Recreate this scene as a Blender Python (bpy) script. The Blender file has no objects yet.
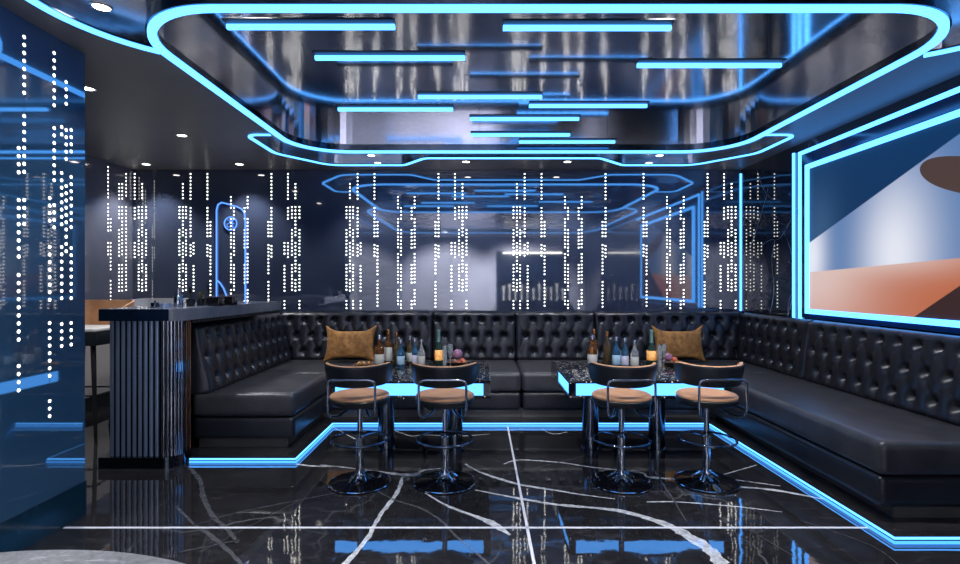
import bpy, bmesh, math, random
from mathutils import Vector, Matrix
random.seed(7)
F, HZ, H = 530.0, 283.0, 1.4
C = bpy.context.scene.collection
def P(px, py, d): return Vector(((px-480)*d/F, d, H-(py-HZ)*d/F))
def onplane(px, py, z): 
    d = (H-z)*F/(py-HZ); return Vector(((px-480)*d/F, d, z))
# ------------------------------------------------------------ materials
class NT:
    def __init__(s, m): s.t = m.node_tree; s.N = s.t.nodes; s.L = s.t.links
    def new(s, k, **kw):
        n = s.N.new(k)
        for a, b in kw.items(): setattr(n, a, b)
        return n
    def put(s, sock, v):
        if isinstance(v, bpy.types.NodeSocket): s.L.new(v, sock)
        else: sock.default_value = v
    def math(s, op, a, b=0.0, c=None):
        n = s.new('ShaderNodeMath', operation=op); s.put(n.inputs[0], a); s.put(n.inputs[1], b)
        if c is not None: s.put(n.inputs[2], c)
        return n.outputs[0]
    def mix(s, f, a, b):
        n = s.new('ShaderNodeMix', data_type='RGBA'); s.put(n.inputs[0], f); s.put(n.inputs[6], a); s.put(n.inputs[7], b)
        return n.outputs[2]
    def ramp(s, f, stops):
        n = s.new('ShaderNodeValToRGB'); s.put(n.inputs[0], f)
        e = n.color_ramp.elements
        while len(e) < len(stops): e.new(.5)
        for k, (p, c) in enumerate(stops): e[k].position = p; e[k].color = c
        return n.outputs[0]
    def noise(s, scale, detail=4, rough=.5, dist=0, vec=None, out=0):
        n = s.new('ShaderNodeTexNoise'); n.inputs['Scale'].default_value = scale; n.inputs['Detail'].default_value = detail
        n.inputs['Roughness'].default_value = rough; n.inputs['Distortion'].default_value = dist
        if vec is not None: s.L.new(vec, n.inputs['Vector'])
        return n.outputs[out]
def c4(c): return (c[0], c[1], c[2], 1)
def mat(name, col, rough=.5, metal=0., ior=1.45, emi=None, es=0., trans=0., coat=0., bump=None, mottle=None, alpha=1):
    m = bpy.data.materials.new(name); m.use_nodes = True
    b = m.node_tree.nodes['Principled BSDF']; t = NT(m)
    b.inputs['Base Color'].default_value = c4(col); b.inputs['Roughness'].default_value = rough
    b.inputs['Metallic'].default_value = metal; b.inputs['IOR'].default_value = ior
    b.inputs['Transmission Weight'].default_value = trans; b.inputs['Coat Weight'].default_value = coat
    if emi: b.inputs['Emission Color'].default_value = c4(emi); b.inputs['Emission Strength'].default_value = es
    tc = t.new('ShaderNodeTexCoord').outputs['Object']
    if mottle:                               # (scale, second colour)
        f = t.noise(mottle[0], 5, .6, .3, tc)
        f = t.ramp(f, [(.35, (0,0,0,1)), (.65, (1,1,1,1))])
        t.L.new(t.mix(f, c4(col), c4(mottle[1])), b.inputs['Base Color'])
    if bump:
        f = t.noise(bump[0], 3, .5, 0, tc); n = t.new('ShaderNodeBump'); n.inputs['Strength'].default_value = bump[1]
        n.inputs['Distance'].default_value = bump[2]; t.L.new(f, n.inputs['Height']); t.L.new(n.outputs[0], b.inputs['Normal'])
    return m
def emis(name, col, s):
    m = mat(name, (0.02,.02,.02), .4, emi=col, es=s); return m
M = {}
M['neon'] = emis('neon_cyan', (.075,.36,1.0), 4.2)
M['neon_floor'] = emis('neon_floor', (.06,.32,1.0), 2.2)
M['neon_table'] = emis('neon_table', (.08,.36,1.0), 3.2)
M['neon_blue'] = emis('neon_deep_blue', (.10,.30,1.0), 1.6)
M['dot'] = emis('dot_light', (1,.975,.92), 5.0)
M['light_shield'] = mat('grey_light_shield', (.045,.05,.06), .5, mottle=(9,(.035,.04,.05)))
M['taupe'] = mat('lit_wall_taupe', (.50,.46,.43), .4, mottle=(2,(.44,.40,.38)))
M['lampadded'] = emis('added_downlight_dim', (1,.95,.88), 1.5)
M['satin'] = mat('satin_steel', (.66,.65,.66), .28, 1, mottle=(3,(.56,.55,.56)))
M['lamp'] = emis('downlight', (1,.95,.88), 12)
M['ceiling'] = mat('ceiling_paint', (.17,.165,.175), .42, mottle=(3,(.15,.145,.155)))
M['steel'] = mat('brushed_steel', (.72,.72,.75), .11, 1, mottle=(30,(.62,.62,.65)))
M['darksteel'] = mat('dark_steel', (.10,.12,.15), .12, 1, mottle=(8,(.07,.09,.12)))
M['chrome'] = mat('chrome', (.45,.48,.52), .08, 1, mottle=(5,(.4,.44,.5)))
M['chromedark'] = mat('dark_chrome', (.16,.19,.24), .1, 1, mottle=(5,(.12,.15,.2)))
M['rearglass'] = mat('rear_lacquer', (.060,.076,.125), .035, 0, 2.5, mottle=(.9,(.05,.065,.11)))
M['sidewall'] = mat('slate_wall', (.17,.175,.22), .12, 0, 1.7, mottle=(1.2,(.14,.145,.19)))
M['blueglass'] = mat('blue_lacquer', (.034,.10,.19), .035, 0, 2.4, mottle=(.9,(.027,.085,.165)))
M['teal'] = mat('dark_teal_base', (.004,.03,.055), .15, 0, 1.6, mottle=(2,(.003,.025,.045)))
M['frontwall'] = mat('front_wall', (.40,.40,.50), .6, mottle=(1.5,(.34,.34,.43)))
M['navy'] = mat('navy_panel', (.004,.035,.10), .12, 0, 1.7, mottle=(1,(.004,.028,.08)))
M['leather'] = mat('black_leather', (.014,.015,.020), .30, 0, 1.5, mottle=(9,(.011,.012,.016)), bump=(220,.25,.002))
M['seatleather'] = mat('seat_leather', (.046,.045,.05), .34, 0, 1.5, mottle=(7,(.028,.028,.032)), bump=(60,.2,.004))
M['blackgloss'] = mat('black_gloss', (.006,.006,.008), .05, 0, 1.6, mottle=(3,(.004,.004,.006)))
M['blackmatt'] = mat('black_matt', (.012,.013,.016), .5, 0, 1.45, mottle=(6,(.008,.009,.012)))
M['shell'] = mat('dark_leather_shell', (.012,.016,.02), .38, mottle=(20,(.01,.012,.015)))
M['tan'] = mat('tan_leather', (.68,.36,.19), .42, mottle=(14,(.60,.30,.15)), bump=(150,.15,.002))
M['pillow'] = mat('gold_velvet', (.50,.23,.06), .75, mottle=(22,(.24,.10,.028)), bump=(60,.5,.01))
M['counter'] = mat('counter_slab', (.13,.14,.17), .2, 0, 1.5, mottle=(3,(.08,.10,.14)))
M['counterfront'] = mat('flute_metal', (.50,.62,.82), .42, 1, mottle=(2,(.42,.54,.74)))
M['navygloss'] = mat('navy_gloss', (.004,.012,.03), .2, 0, 1.45, mottle=(3,(.003,.009,.024)))
M['plinth'] = mat('plinth_panel', (.12,.115,.11), .25, 0, 1.6, mottle=(3,(.085,.08,.078)))
M['cream'] = mat('cream_leather', (.70,.66,.62), .4, mottle=(9,(.6,.57,.54)))
M['porcelain'] = mat('pale_shell', (.42,.43,.46), .35, mottle=(5,(.36,.37,.40)))
M['cord'] = mat('thin_cord', (.02,.02,.025), .4, mottle=(9,(.015,.015,.02)))
def glass(n, c, r=.03): return mat(n, c, r, 0, 1.45, trans=.85, mottle=(10, tuple(.8*v for v in c)))
M['amber'] = glass('amber_glass', (.42,.17,.04)); M['blueg'] = glass('blue_glass', (.10,.35,.65)); M['clear'] = glass('clear_glass', (.85,.92,.95))
M['darkg'] = mat('dark_bottle', (.02,.02,.02), .06, mottle=(60,(.09,.06,.02))); M['greeng'] = mat('green_bottle', (.015,.04,.03), .06, mottle=(9,(.01,.025,.02)))
M['paper'] = mat('label_paper', (.50,.49,.44), .6, mottle=(120,(.45,.44,.40))); M['paperblue'] = mat('label_blue', (.20,.42,.62), .5, mottle=(120,(.45,.55,.6)))
M['paperlilac'] = mat('label_lilac', (.62,.60,.72), .5, mottle=(120,(.4,.38,.5)))
M['flame'] = mat('flame_label', (.8,.25,.03), .4, emi=(1,.33,.04), es=.35, mottle=(70,(1,.8,.35)))
M['cap'] = mat('silver_cap', (.6,.62,.66), .2, 1, mottle=(20,(.5,.52,.56))); M['goldcap'] = mat('copper_cap', (.55,.25,.10), .25, 1, mottle=(20,(.45,.2,.08)))
M['foil'] = mat('pale_green_foil', (.22,.36,.34), .3, .4, mottle=(40,(.2,.4,.36)))
M['wood'] = mat('dark_wood', (.06,.03,.018), .35, mottle=(30,(.03,.015,.01)))
M['purple'] = mat('purple_fruit', (.14,.02,.09), .35, mottle=(90,(.34,.2,.28))); M['red'] = mat('red_fruit', (.40,.05,.03), .3, mottle=(40,(.5,.12,.05)))
M['orange'] = mat('orange_fruit', (.6,.28,.06), .4, mottle=(40,(.5,.2,.05))); M['green'] = mat('green_leaf', (.10,.16,.05), .5, mottle=(40,(.2,.14,.06)))
M['nut'] = mat('brown_snack', (.18,.09,.045), .5, mottle=(60,(.1,.05,.02)))
# black marble
def marble(name, base, lo, vein, sc, ior, rough=.04, wob=.0, stop=.03):
    m = bpy.data.materials.new(name); m.use_nodes = True; t = NT(m); b = t.N['Principled BSDF']
    geo = t.new('ShaderNodeNewGeometry').outputs['Position']
    big = t.noise(sc*1.2, 8, .62, .6, geo); fine = t.noise(sc*14, 6, .7, .8, geo)
    f = t.math('MULTIPLY', big, fine)
    col = t.mix(t.ramp(f, [(.14,(0,0,0,1)), (.42,(1,1,1,1))]), c4(lo), c4(base))
    # fine broken streaks
    mp = t.new('ShaderNodeMapping'); t.L.new(geo, mp.inputs[0]); mp.inputs['Scale'].default_value = (2.2, 9, 5); mp.inputs['Rotation'].default_value = (0,0,.35)
    st = t.noise(2.6, 7, .68, 1.1, mp.outputs[0])
    col = t.mix(t.ramp(st, [(.55,(0,0,0,1)), (.78,(.55,.55,.55,1))]), col, c4(tuple(v*3.5 for v in base)))
    wn = t.noise(sc*.8, 4, .5, 0, geo, 1)
    vm = t.new('ShaderNodeVectorMath', operation='MULTIPLY_ADD'); t.L.new(wn, vm.inputs[0]); vm.inputs[1].default_value = (1.1,1.1,1.1); t.L.new(geo, vm.inputs[2])
    vo = t.new('ShaderNodeTexVoronoi', feature='DISTANCE_TO_EDGE'); vo.inputs['Scale'].default_value = sc*.75; t.L.new(vm.outputs[0], vo.inputs['Vector'])
    vmask = t.ramp(vo.outputs['Distance'], [(0,(1,1,1,1)), (stop,(0,0,0,1))])
    gate = t.ramp(t.noise(sc*.9, 2, .5, 0, geo), [(.47,(0,0,0,1)), (.62,(1,1,1,1))])
    vmask = t.math('MULTIPLY', vmask, gate)
    t.L.new(t.mix(vmask, col, c4(vein)), b.inputs['Base Color'])
    b.inputs['Roughness'].default_value = rough; b.inputs['IOR'].default_value = ior
    if wob:
        n = t.new('ShaderNodeBump'); n.inputs['Strength'].default_value = .5; n.inputs['Distance'].default_value = wob
        t.L.new(t.noise(7, 2, .5, 0, geo), n.inputs['Height']); t.L.new(n.outputs[0], b.inputs['Normal'])
    return m
M['floor'] = marble('black_marble_floor', (.034,.032,.034), (.011,.0105,.012), (.12,.12,.12), 1.3, 2.05, .035, .0012, .012)
M['vein'] = mat('white_marble_vein', (.80,.79,.80), .06, 0, 1.7, mottle=(30,(.33,.33,.34)))
M['veingray'] = mat('grey_marble_vein', (.11,.11,.12), .06, 0, 1.7, mottle=(30,(.06,.06,.065)))
M['veinblue'] = mat('pale_marble_vein', (.42,.50,.62), .1, 0, 1.6, mottle=(14,(.10,.13,.18)))
M['grout'] = mat('pale_inlay', (.85,.83,.88), .3, mottle=(30,(.75,.73,.78)))
M['marblewall'] = marble('black_marble_wall', (.016,.018,.024), (.008,.010,.014), (.30,.42,.6), .9, 2.0, .03, 0, .010)
M['tabletop'] = marble('grey_marble_table', (.36,.36,.37), (.16,.16,.165), (.6,.6,.6), 3.5, 1.5, .25, 0, .01)
def granite():
    m = bpy.data.materials.new('speckled_granite'); m.use_nodes = True; t = NT(m); b = t.N['Principled BSDF']
    tc = t.new('ShaderNodeTexCoord').outputs['Object']
    v = t.new('ShaderNodeTexVoronoi'); v.inputs['Scale'].default_value = 52; t.L.new(tc, v.inputs['Vector'])
    dots = t.math('LESS_THAN', v.outputs['Distance'], .32)
    sep = t.new('ShaderNodeSeparateColor'); t.L.new(v.outputs['Color'], sep.inputs[0])
    keep = t.math('GREATER_THAN', sep.outputs[0], .62)
    f = t.math('MULTIPLY', dots, keep)
    cc = t.mix(sep.outputs[1], (1,.97,.92,1), (.4,.33,.28,1))
    t.L.new(t.mix(f, (.006,.007,.009,1), cc), b.inputs['Base Color']); b.inputs['Roughness'].default_value = .12
    return m
M['granite'] = granite()
def artwork():
    m = bpy.data.materials.new('desert_artwork'); m.use_nodes = True; t = NT(m); b = t.N['Principled BSDF']
    sp = t.new('ShaderNodeSeparateXYZ'); t.L.new(t.new('ShaderNodeNewGeometry').outputs['Position'], sp.inputs[0])
    y, z = sp.outputs[1], sp.outputs[2]
    def below(y0, z0, y1, z1, soft=.006):       # 1 where the point lies below the line
        k = (z1-z0)/(y1-y0)
        l = t.math('MULTIPLY_ADD', y, k, z0-k*y0)
        return t.new_clamp(t.math('DIVIDE', t.math('SUBTRACT', l, z), soft))
    def clampf(v):
        n = t.new('ShaderNodeClamp'); t.L.new(v, n.inputs[0]); return n.outputs[0]
    t.new_clamp = clampf
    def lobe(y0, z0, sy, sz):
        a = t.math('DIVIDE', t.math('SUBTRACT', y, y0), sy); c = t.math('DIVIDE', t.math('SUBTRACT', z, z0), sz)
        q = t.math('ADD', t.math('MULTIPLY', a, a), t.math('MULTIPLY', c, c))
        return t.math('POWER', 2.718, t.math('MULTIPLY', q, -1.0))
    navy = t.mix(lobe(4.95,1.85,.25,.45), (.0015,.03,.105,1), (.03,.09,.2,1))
    l1 = lobe(4.05,1.62,.36,.62); l2 = lobe(5.05,1.65,.20,.5); g = clampf(t.math('ADD', l1, l2))  # soft white glows, light painted into the sky colour
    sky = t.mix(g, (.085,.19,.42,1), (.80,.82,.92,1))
    col = t.mix(below(5.11,1.786,3.83,2.267), navy, sky)
    dune = t.mix(clampf(t.math('MULTIPLY', t.math('ADD', lobe(5.0,1.45,.75,.5), t.math('MULTIPLY', lobe(3.95,1.6,.6,.14), .75)), .95)), (.50,.13,.045,1), (.74,.56,.52,1))
    col = t.mix(below(5.11,1.506,3.53,1.567), col, dune)
    col = t.mix(below(3.88,1.15,3.53,1.367), col, (.035,.012,.008,1))
    # dark shape at the top right
    a = t.math('DIVIDE', t.math('SUBTRACT', y, 3.2), .62); c = t.math('DIVIDE', t.math('SUBTRACT', t.math('MULTIPLY_ADD', y, -.32, z), 2.02-.32*3.2), .125)
    q = t.math('ADD', t.math('POWER', t.math('ABSOLUTE', a), 4), t.math('MULTIPLY', c, c))
    inside = t.math('LESS_THAN', q, 1.0)
    col = t.mix(inside, col, (.075,.042,.028,1))
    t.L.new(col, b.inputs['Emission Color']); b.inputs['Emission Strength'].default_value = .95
    b.inputs['Base Color'].default_value = (.01,.01,.012,1); b.inputs['Roughness'].default_value = .5
    return m
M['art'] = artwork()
# ------------------------------------------------------------ mesh helpers
def obj(name, bm, m, parent=None, smooth=True, sharp=40):
    me = bpy.data.meshes.new(name)
    bmesh.ops.recalc_face_normals(bm, faces=bm.faces[:])
    bm.to_mesh(me); bm.free()
    for x in (m if isinstance(m, (list, tuple)) else [m]): me.materials.append(x)
    if smooth:
        me.polygons.foreach_set('use_smooth', [True]*len(me.polygons))
        me.set_sharp_from_angle(angle=math.radians(sharp))
    o = bpy.data.objects.new(name, me); C.objects.link(o)
    if parent: o.parent = parent
    return o
def tag(o, label, cat, group=None):
    o['label'] = label; o['category'] = cat
    if group: o['group'] = group
    return o
def empty(name, loc, rz=0):
    o = bpy.data.objects.new(name, None); o.empty_display_size = .1; o.location = loc; o.rotation_euler = (0,0,rz); C.objects.link(o); return o
def struct(name, bm, m, parent=None, **k):
    o = obj(name, bm, m, parent, **k)
    if not parent: o['kind'] = 'structure'
    return o
def dup(root, loc, rz=None):
    def rec(o, par):
        c = o.copy(); C.objects.link(c)
        if par: c.parent = par
        for ch in o.children: rec(ch, c)
        return c
    r = rec(root, None); r.location = loc
    if rz is not None: r.rotation_euler = (0,0,rz)
    return r
def box(x0, x1, y0, y1, z0, z1, bev=0, seg=3, bm=None, mi=0):
    b = bmesh.new()
    r = bmesh.ops.create_cube(b, size=1)
    bmesh.ops.scale(b, vec=(x1-x0, y1-y0, z1-z0), verts=b.verts); bmesh.ops.translate(b, vec=((x0+x1)/2,(y0+y1)/2,(z0+z1)/2), verts=b.verts)
    if bev: bmesh.ops.bevel(b, geom=b.edges[:], offset=bev, segments=seg, affect='EDGES', profile=.6)
    for f in b.faces: f.material_index = mi
    return join(bm, b)
def join(bm, b):
    if bm is None: return b
    me = bpy.data.meshes.new('t'); b.to_mesh(me); b.free(); bm.from_mesh(me); bpy.data.meshes.remove(me); return bm
def lathe(prof, n=40, bm=None, c=(0,0,0), mi=0):
    b = bmesh.new(); rings = []
    for r, z in prof:
        if r < 1e-5: rings.append([b.verts.new((c[0],c[1],c[2]+z))])
        else: rings.append([b.verts.new((c[0]+r*math.cos(2*math.pi*k/n), c[1]+r*math.sin(2*math.pi*k/n), c[2]+z)) for k in range(n)])
    for A, B in zip(rings, rings[1:]):
        for k in range(n):
            j = (k+1) % n
            if len(A) == 1 and len(B) == 1: continue
            if len(A) == 1: b.faces.new((A[0], B[j], B[k]))
            elif len(B) == 1: b.faces.new((A[k], A[j], B[0]))
            else: b.faces.new((A[k], A[j], B[j], B[k]))
    for f in b.faces: f.material_index = mi
    return join(bm, b)
def smoothpath(pts, sub=6, closed=False):
    pts = [Vector(p) for p in pts]; out = []; n = len(pts)
    for i in range(n if closed else n-1):
        p0 = pts[(i-1) % n] if closed or i else pts[0]; p1 = pts[i]; p2 = pts[(i+1) % n]; p3 = pts[(i+2) % n] if closed or i+2 < n else pts[-1]
        for k in range(sub):
            t = k/sub
            out.append(.5*((2*p1)+(-p0+p2)*t+(2*p0-5*p1+4*p2-p3)*t*t+(-p0+3*p1-3*p2+p3)*t**3))
    if not closed: out.append(pts[-1])
    return out
def tube(pts, r, n=10, closed=False, bm=None, caps=True):
    pts = [Vector(p) for p in pts]; b = bmesh.new(); rings = []; N = len(pts); up = None
    for i, p in enumerate(pts):
        a = pts[(i-1) % N] if (closed or i) else p; c = pts[(i+1) % N] if (closed or i < N-1) else p
        t = (c-a).normalized()
        if up is None: up = t.orthogonal().normalized()
        up = (up-t*up.dot(t)).normalized(); s = t.cross(up)
        rr = r[i] if isinstance(r, (list, tuple)) else r
        rings.append([b.verts.new(p+rr*(up*math.cos(2*math.pi*k/n)+s*math.sin(2*math.pi*k/n))) for k in range(n)])
    for i in range(N if closed else N-1):
        A, B = rings[i], rings[(i+1) % N]
        if closed and i == N-1:          # align the seam
            best = min(range(n), key=lambda o: (A[0].co-B[o].co).length); B = B[best:]+B[:best]
        for k in range(n): b.faces.new((A[k], A[(k+1) % n], B[(k+1) % n], B[k]))
    if not closed and caps: b.faces.new(rings[0][::-1]); b.faces.new(rings[-1])
    return join(bm, b)
def band(path, closed, a0, a1, z0, z1, bm=None):
    """rectangular section swept along a plan path; a0..a1 offset to the left of travel"""
    b = bmesh.new(); N = len(path); R = []
    for i, p in enumerate(path):
        p = Vector(p[:2]); a = Vector(path[(i-1) % N][:2]) if (closed or i) else p; c = Vector(path[(i+1) % N][:2]) if (closed or i < N-1) else p
        t = (c-a).normalized(); nrm = Vector((-t.y, t.x))
        q0 = p+nrm*a0; q1 = p+nrm*a1
        R.append([b.verts.new((q0.x,q0.y,z0)), b.verts.new((q1.x,q1.y,z0)), b.verts.new((q1.x,q1.y,z1)), b.verts.new((q0.x,q0.y,z1))])
    for i in range(N if closed else N-1):
        A, B = R[i], R[(i+1) % N]
        for k in range(4): b.faces.new((A[k], A[(k+1) % 4], B[(k+1) % 4], B[k]))
    if not closed: b.faces.new(R[0][::-1]); b.faces.new(R[-1])
    return join(bm, b)
def rounded(poly, rads, seg=10):
    out = []; n = len(poly)
    for i in range(n):
        p = Vector(poly[i]); a = Vector(poly[i-1]); c = Vector(poly[(i+1) % n]); r = rads[i] if isinstance(rads, (list,tuple)) else rads
        if r <= 0: out.append(p); continue
        u = (a-p).normalized(); v = (c-p).normalized(); ang = u.angle(v); d = r/math.tan(ang/2)
        d = min(d, .499*(a-p).length, .499*(c-p).length); r2 = d*math.tan(ang/2)
        cen = p+(u+v).normalized()*(r2/math.sin(ang/2)); s = p+u*d; e = p+v*d
        a0 = math.atan2((s-cen).y,(s-cen).x); a1 = math.atan2((e-cen).y,(e-cen).x); da = (a1-a0+math.pi) % (2*math.pi)-math.pi
        for k in range(seg+1): out.append(cen+r2*Vector((math.cos(a0+da*k/seg), math.sin(a0+da*k/seg))))
    return out
def prism(poly, z0, z1, bm=None, bev=0):
    b = bmesh.new(); lo = [b.verts.new((p[0],p[1],z0)) for p in poly]; hi = [b.verts.new((p[0],p[1],z1)) for p in poly]; n = len(poly)
    b.faces.new(lo[::-1]); b.faces.new(hi)
    for i in range(n): b.faces.new((lo[i], lo[(i+1) % n], hi[(i+1) % n], hi[i]))
    return join(bm, b)
# ------------------------------------------------------------ camera
cam = bpy.data.cameras.new('camera'); co = bpy.data.objects.new('camera', cam); C.objects.link(co)
co.location = (0,0,H); co.rotation_euler = (math.pi/2,0,0); cam.sensor_width = 36; cam.lens = F/960*36; cam.shift_y = 1/960; cam.clip_start = .05
bpy.context.scene.camera = co
sc = bpy.context.scene; sc.view_settings.view_transform = 'Standard'; sc.view_settings.look = 'None'; sc.view_settings.gamma = 1; sc.view_settings.exposure = 0.0
try: sc.view_settings.use_curve_mapping = False
except Exception: pass
w = bpy.data.worlds.new('world'); sc.world = w; w.use_nodes = True; w.node_tree.nodes['Background'].inputs[0].default_value = (.01,.012,.016,1)
# ------------------------------------------------------------ room shell
XL, XR, YB, YF, ZC = -4.26, 3.2, 6.5, -3.2, 2.79
struct('floor', box(XL-.2, XR+.2, YF-.2, YB+.2, -.1, 0), M['floor'])
struct('wall_rear', box(XL, XR+.15, YB, YB+.15, 0, 3.6), M['rearglass'])
struct('wall_left', box(XL-.15, XL, YF-.15, YB+.15, 0, 3.6), M['sidewall'])
struct('wall_right', box(XR, XR+.15, YF-.15, YB, 0, 3.6), M['marblewall'])
struct('wall_front', box(XL, XR, YF-.15, YF, 0, 3.6), M['frontwall'])
struct('wall_partition', box(-2.5, -2.4, YF, 3.22, .2, ZC), M['blueglass'])
struct('baseboard_partition', box(-2.505, -2.392, YF, 3.222, 0, .2), M['teal'])
struct('lit_wall_panel', box(XL, XL+.02, 3.6, 6.3, .16, 1.0), M['taupe'])  # added panel; its pale colour stands in for light on the wall
struct('baseboard_left', box(XL, XL+.012, 3.3, YB, 0, .16), M['blackmatt'])
BIG = rounded([(-1.91,2.645),(2.65,2.645),(2.65,5.6),(-1.91,5.6)], .56, 14)
RING2 = rounded([(-2.20,-1.6),(3.05,-1.6),(3.05,3.34),(-2.20,3.34)], .75, 14)
RING3 = rounded([(-2.2,4.94),(2.97,4.94),(2.97,5.66),(2.5,6.24),(1.67,6.24),(1.33,5.89),(-.61,5.89),(-.88,6.24),(-1.77,6.24),(-2.2,5.66)], [.12,.12,.3,.3,.12,.12,.12,.12,.3,.3], 6)
ZR = 2.86; ZB = 3.045
def make_ceiling():
    base = obj('ceiling', box(XL, XR, YF, YB, ZC, 3.6), M['ceiling'], smooth=False)
    cut = [obj('cutter', prism(p, 2.6, z), M['ceiling'], smooth=False) for p, z in ((BIG,ZB),(RING2,ZR),(RING3,ZR-.002))]
    for c in cut:
        md = base.modifiers.new('b', 'BOOLEAN'); md.operation = 'DIFFERENCE'; md.solver = 'EXACT'; md.object = c
    dg = bpy.context.evaluated_depsgraph_get(); me = bpy.data.meshes.new_from_object(base.evaluated_get(dg))
    base.modifiers.clear(); base.data = me
    for c in cut: bpy.data.objects.remove(c)
    me.materials.clear()
    for k in ('ceiling','steel','satin'): me.materials.append(M[k])
    for p in me.polygons:
        z = p.center.z; p.use_smooth = False
        if abs(p.normal.z) > .5: p.material_index = 0 if not ZC+.02 < z < 3.5 else (1 if z > 2.9 else 2)
        else: p.material_index = 1 if (z < 3.5 and XL+.02 < p.center.x < XR-.02 and YF+.02 < p.center.y < YB-.02) else 0
    base['kind'] = 'structure'
make_ceiling()
# ceiling rings
def densify(path, closed, step=.12):
    out = []; n = len(path)
    for i in range(n if closed else n-1):
        a = Vector(path[i]); b = Vector(path[(i+1) % n]); k = max(1, int((b-a).length/step))
        out += [a+(b-a)*j/k for j in range(k)]
    if not closed: out.append(Vector(path[-1]))
    return out
t = empty('ceiling_ring_light', (.3,4.1,ZC)); inv = Vector((-.3,-4.1,-ZC))
def put(name, bm, m, par, **k):
    bmesh.ops.translate(bm, vec=-par.location, verts=bm.verts); return obj(name, bm, m, par, **k)
tag(t, 'large rounded rectangular cyan neon ring around the deep mirrored ceiling recess', 'ceiling light')
put('neon_tube', band(densify(BIG, True), True, -.002, .043, ZC-.020, ZC-.001), M['neon'], t)
put('skirt', band(densify(BIG, True), True, -.008, .012, ZC+.008, ZR+.004), M['darksteel'], t)
put('lip', band(densify(BIG, True), True, -.012, .049, ZC-.001, ZC+.010), M['darksteel'], t)
def inside_big(p): return -1.91 < p[0] < 2.65 and 2.645 < p[1] < 5.6
p2 = densify(RING2, True, .06)
def openpath(path):
    n = len(path); st = next(i for i in range(n) if inside_big(path[i]) and not inside_big(path[(i+1) % n]))
    out = []; i = st+1
    while not inside_big(path[i % n]): out.append(path[i % n]); i += 1
    return out
t = empty('ceiling_ring_light', (.3,.9,ZC)); tag(t, 'cyan neon line curving round the near shallow ceiling recess, cut by the large ring', 'ceiling light')
put('neon_tube', band(openpath(p2), False, -.006, .024, ZC-.018, ZC-.001), M['neon'], t)
put('lip', band(openpath(p2), False, -.008, .034, ZC-.001, ZC+.008), M['darksteel'], t)
t = empty('ceiling_ring_light', (.3,5.6,ZC)); tag(t, 'thin cyan neon line of the far notched ceiling recess near the rear wall', 'ceiling light')
put('neon_tube', band(openpath(densify(RING3, True, .06)), False, -.005, .028, ZC-.012, ZC-.001), M['neon'], t)
put('lip', band(openpath(densify(RING3, True, .06)), False, -.007, .036, ZC-.001, ZC+.008), M['darksteel'], t)
# light bars
bars = [(227,395,27),(503,671,28),(315,465,58),(637,781,65.5),(418,542,97),(338,453,109.5),(529,647,106),(470,579,119),(471,570,135),(519,615,142)]
names = ['front left light bar of the mirrored recess, nearest the ring','front right light bar of the mirrored recess, nearest the ring','left light bar one row behind the front bars','rightmost light bar, one row behind the front bars',
 'centre light bar just before the recess far wall starts','left light bar across the recess far wall, end near the left corner','right light bar across top of the recess far wall','upper short centre light bar over the far wall','lower centre light bar over the far wall','lowest light bar, closest to the ring far edge']
for (a, b, y), nm in zip(bars, names):
    h = 1.45; d = F*h/(HZ-y); x0 = (a-480)*d/F; x1 = (b-480)*d/F; z = H+h
    t = empty('linear_pendant_light', ((x0+x1)/2, d, z)); tag(t, 'cyan '+nm, 'pendant light', 'straight light bars under the mirrored recess')
    put('light_bar', box(x0, x1, d-.013, d+.013, z-.013, z+.013, .004, 2), M['neon'], t)
    put('light_shield', box(x0-.004, x1+.004, d-.062, d+.018, z+.0135, z+.024, .003, 2), M['light_shield'], t)  # added brim that hides the glowing bar from the mirror ceiling
    for x in (x0+.08, x1-.08): put('cord', tube([(x,d,z+.022),(x,d,ZB)], .0012, 6), M['cord'], t)
# downlights
spots = [(-2.8,3.78,ZC,'beside the left end of the large ring, nearest the blue wall'),(-2.8,4.98,ZC,'on the plain grey ceiling left of the ring'),(-3.9,6.19,ZC,'near the rear wall, furthest left'),(-2.81,6.19,ZC,'near the rear wall above the left end of the counter'),
 (-.16,6.06,ZC,'by the rear wall, left of centre in the notch'),(1.0,6.06,ZC,'by the rear wall, right of centre in the notch'),(2.05,6.05,ZR,'inside the far recess on its right side'),(-1.24,6.05,ZR,'inside the far recess on its left side'),(-2.0,2.8,ZR,'inside the near recess at the top left corner'),
 (-1.3,2.95,ZB,''),(-.1,2.95,ZB,''),(1.1,2.95,ZB,''),(2.1,2.95,ZB,''),(-1.0,.6,ZR,''),(1.0,1.6,ZR,''),(-1.0,-.9,ZR,''),(1.2,-.9,ZR,'')]  # entries without text are unseen lamps added for brightness
def downlight(x, y, z, lab, e, ang=95, tilt=0):
    t = empty('ceiling_downlight', (x,y,z)); tag(t, 'small round white downlight '+(lab or 'added unseen overhead for brightness'), 'downlight', 'round ceiling downlights' if lab else 'added unseen downlights overhead')
    put('trim_ring', lathe([(.040,-.001),(.052,-.001),(.054,-.006),(.045,-.008),(.040,-.003),(.040,-.001)], 24, c=(x,y,z)), M['cap'], t)
    put('lens', lathe([(0,-.004),(.04,-.004),(.04,-.001)], 24, c=(x,y,z)), M['lamp' if lab else 'lampadded'], t)
    l = bpy.data.lights.new('spot', 'SPOT'); l.energy = e; l.color = (.94,.96,1); l.spot_size = math.radians(ang); l.spot_blend = .6; l.shadow_soft_size = .04
    o = bpy.data.objects.new('spot_lamp', l); o.location = (0,0,-.03); o.rotation_euler = (tilt,0,0); o.parent = t; C.objects.link(o)
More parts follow.
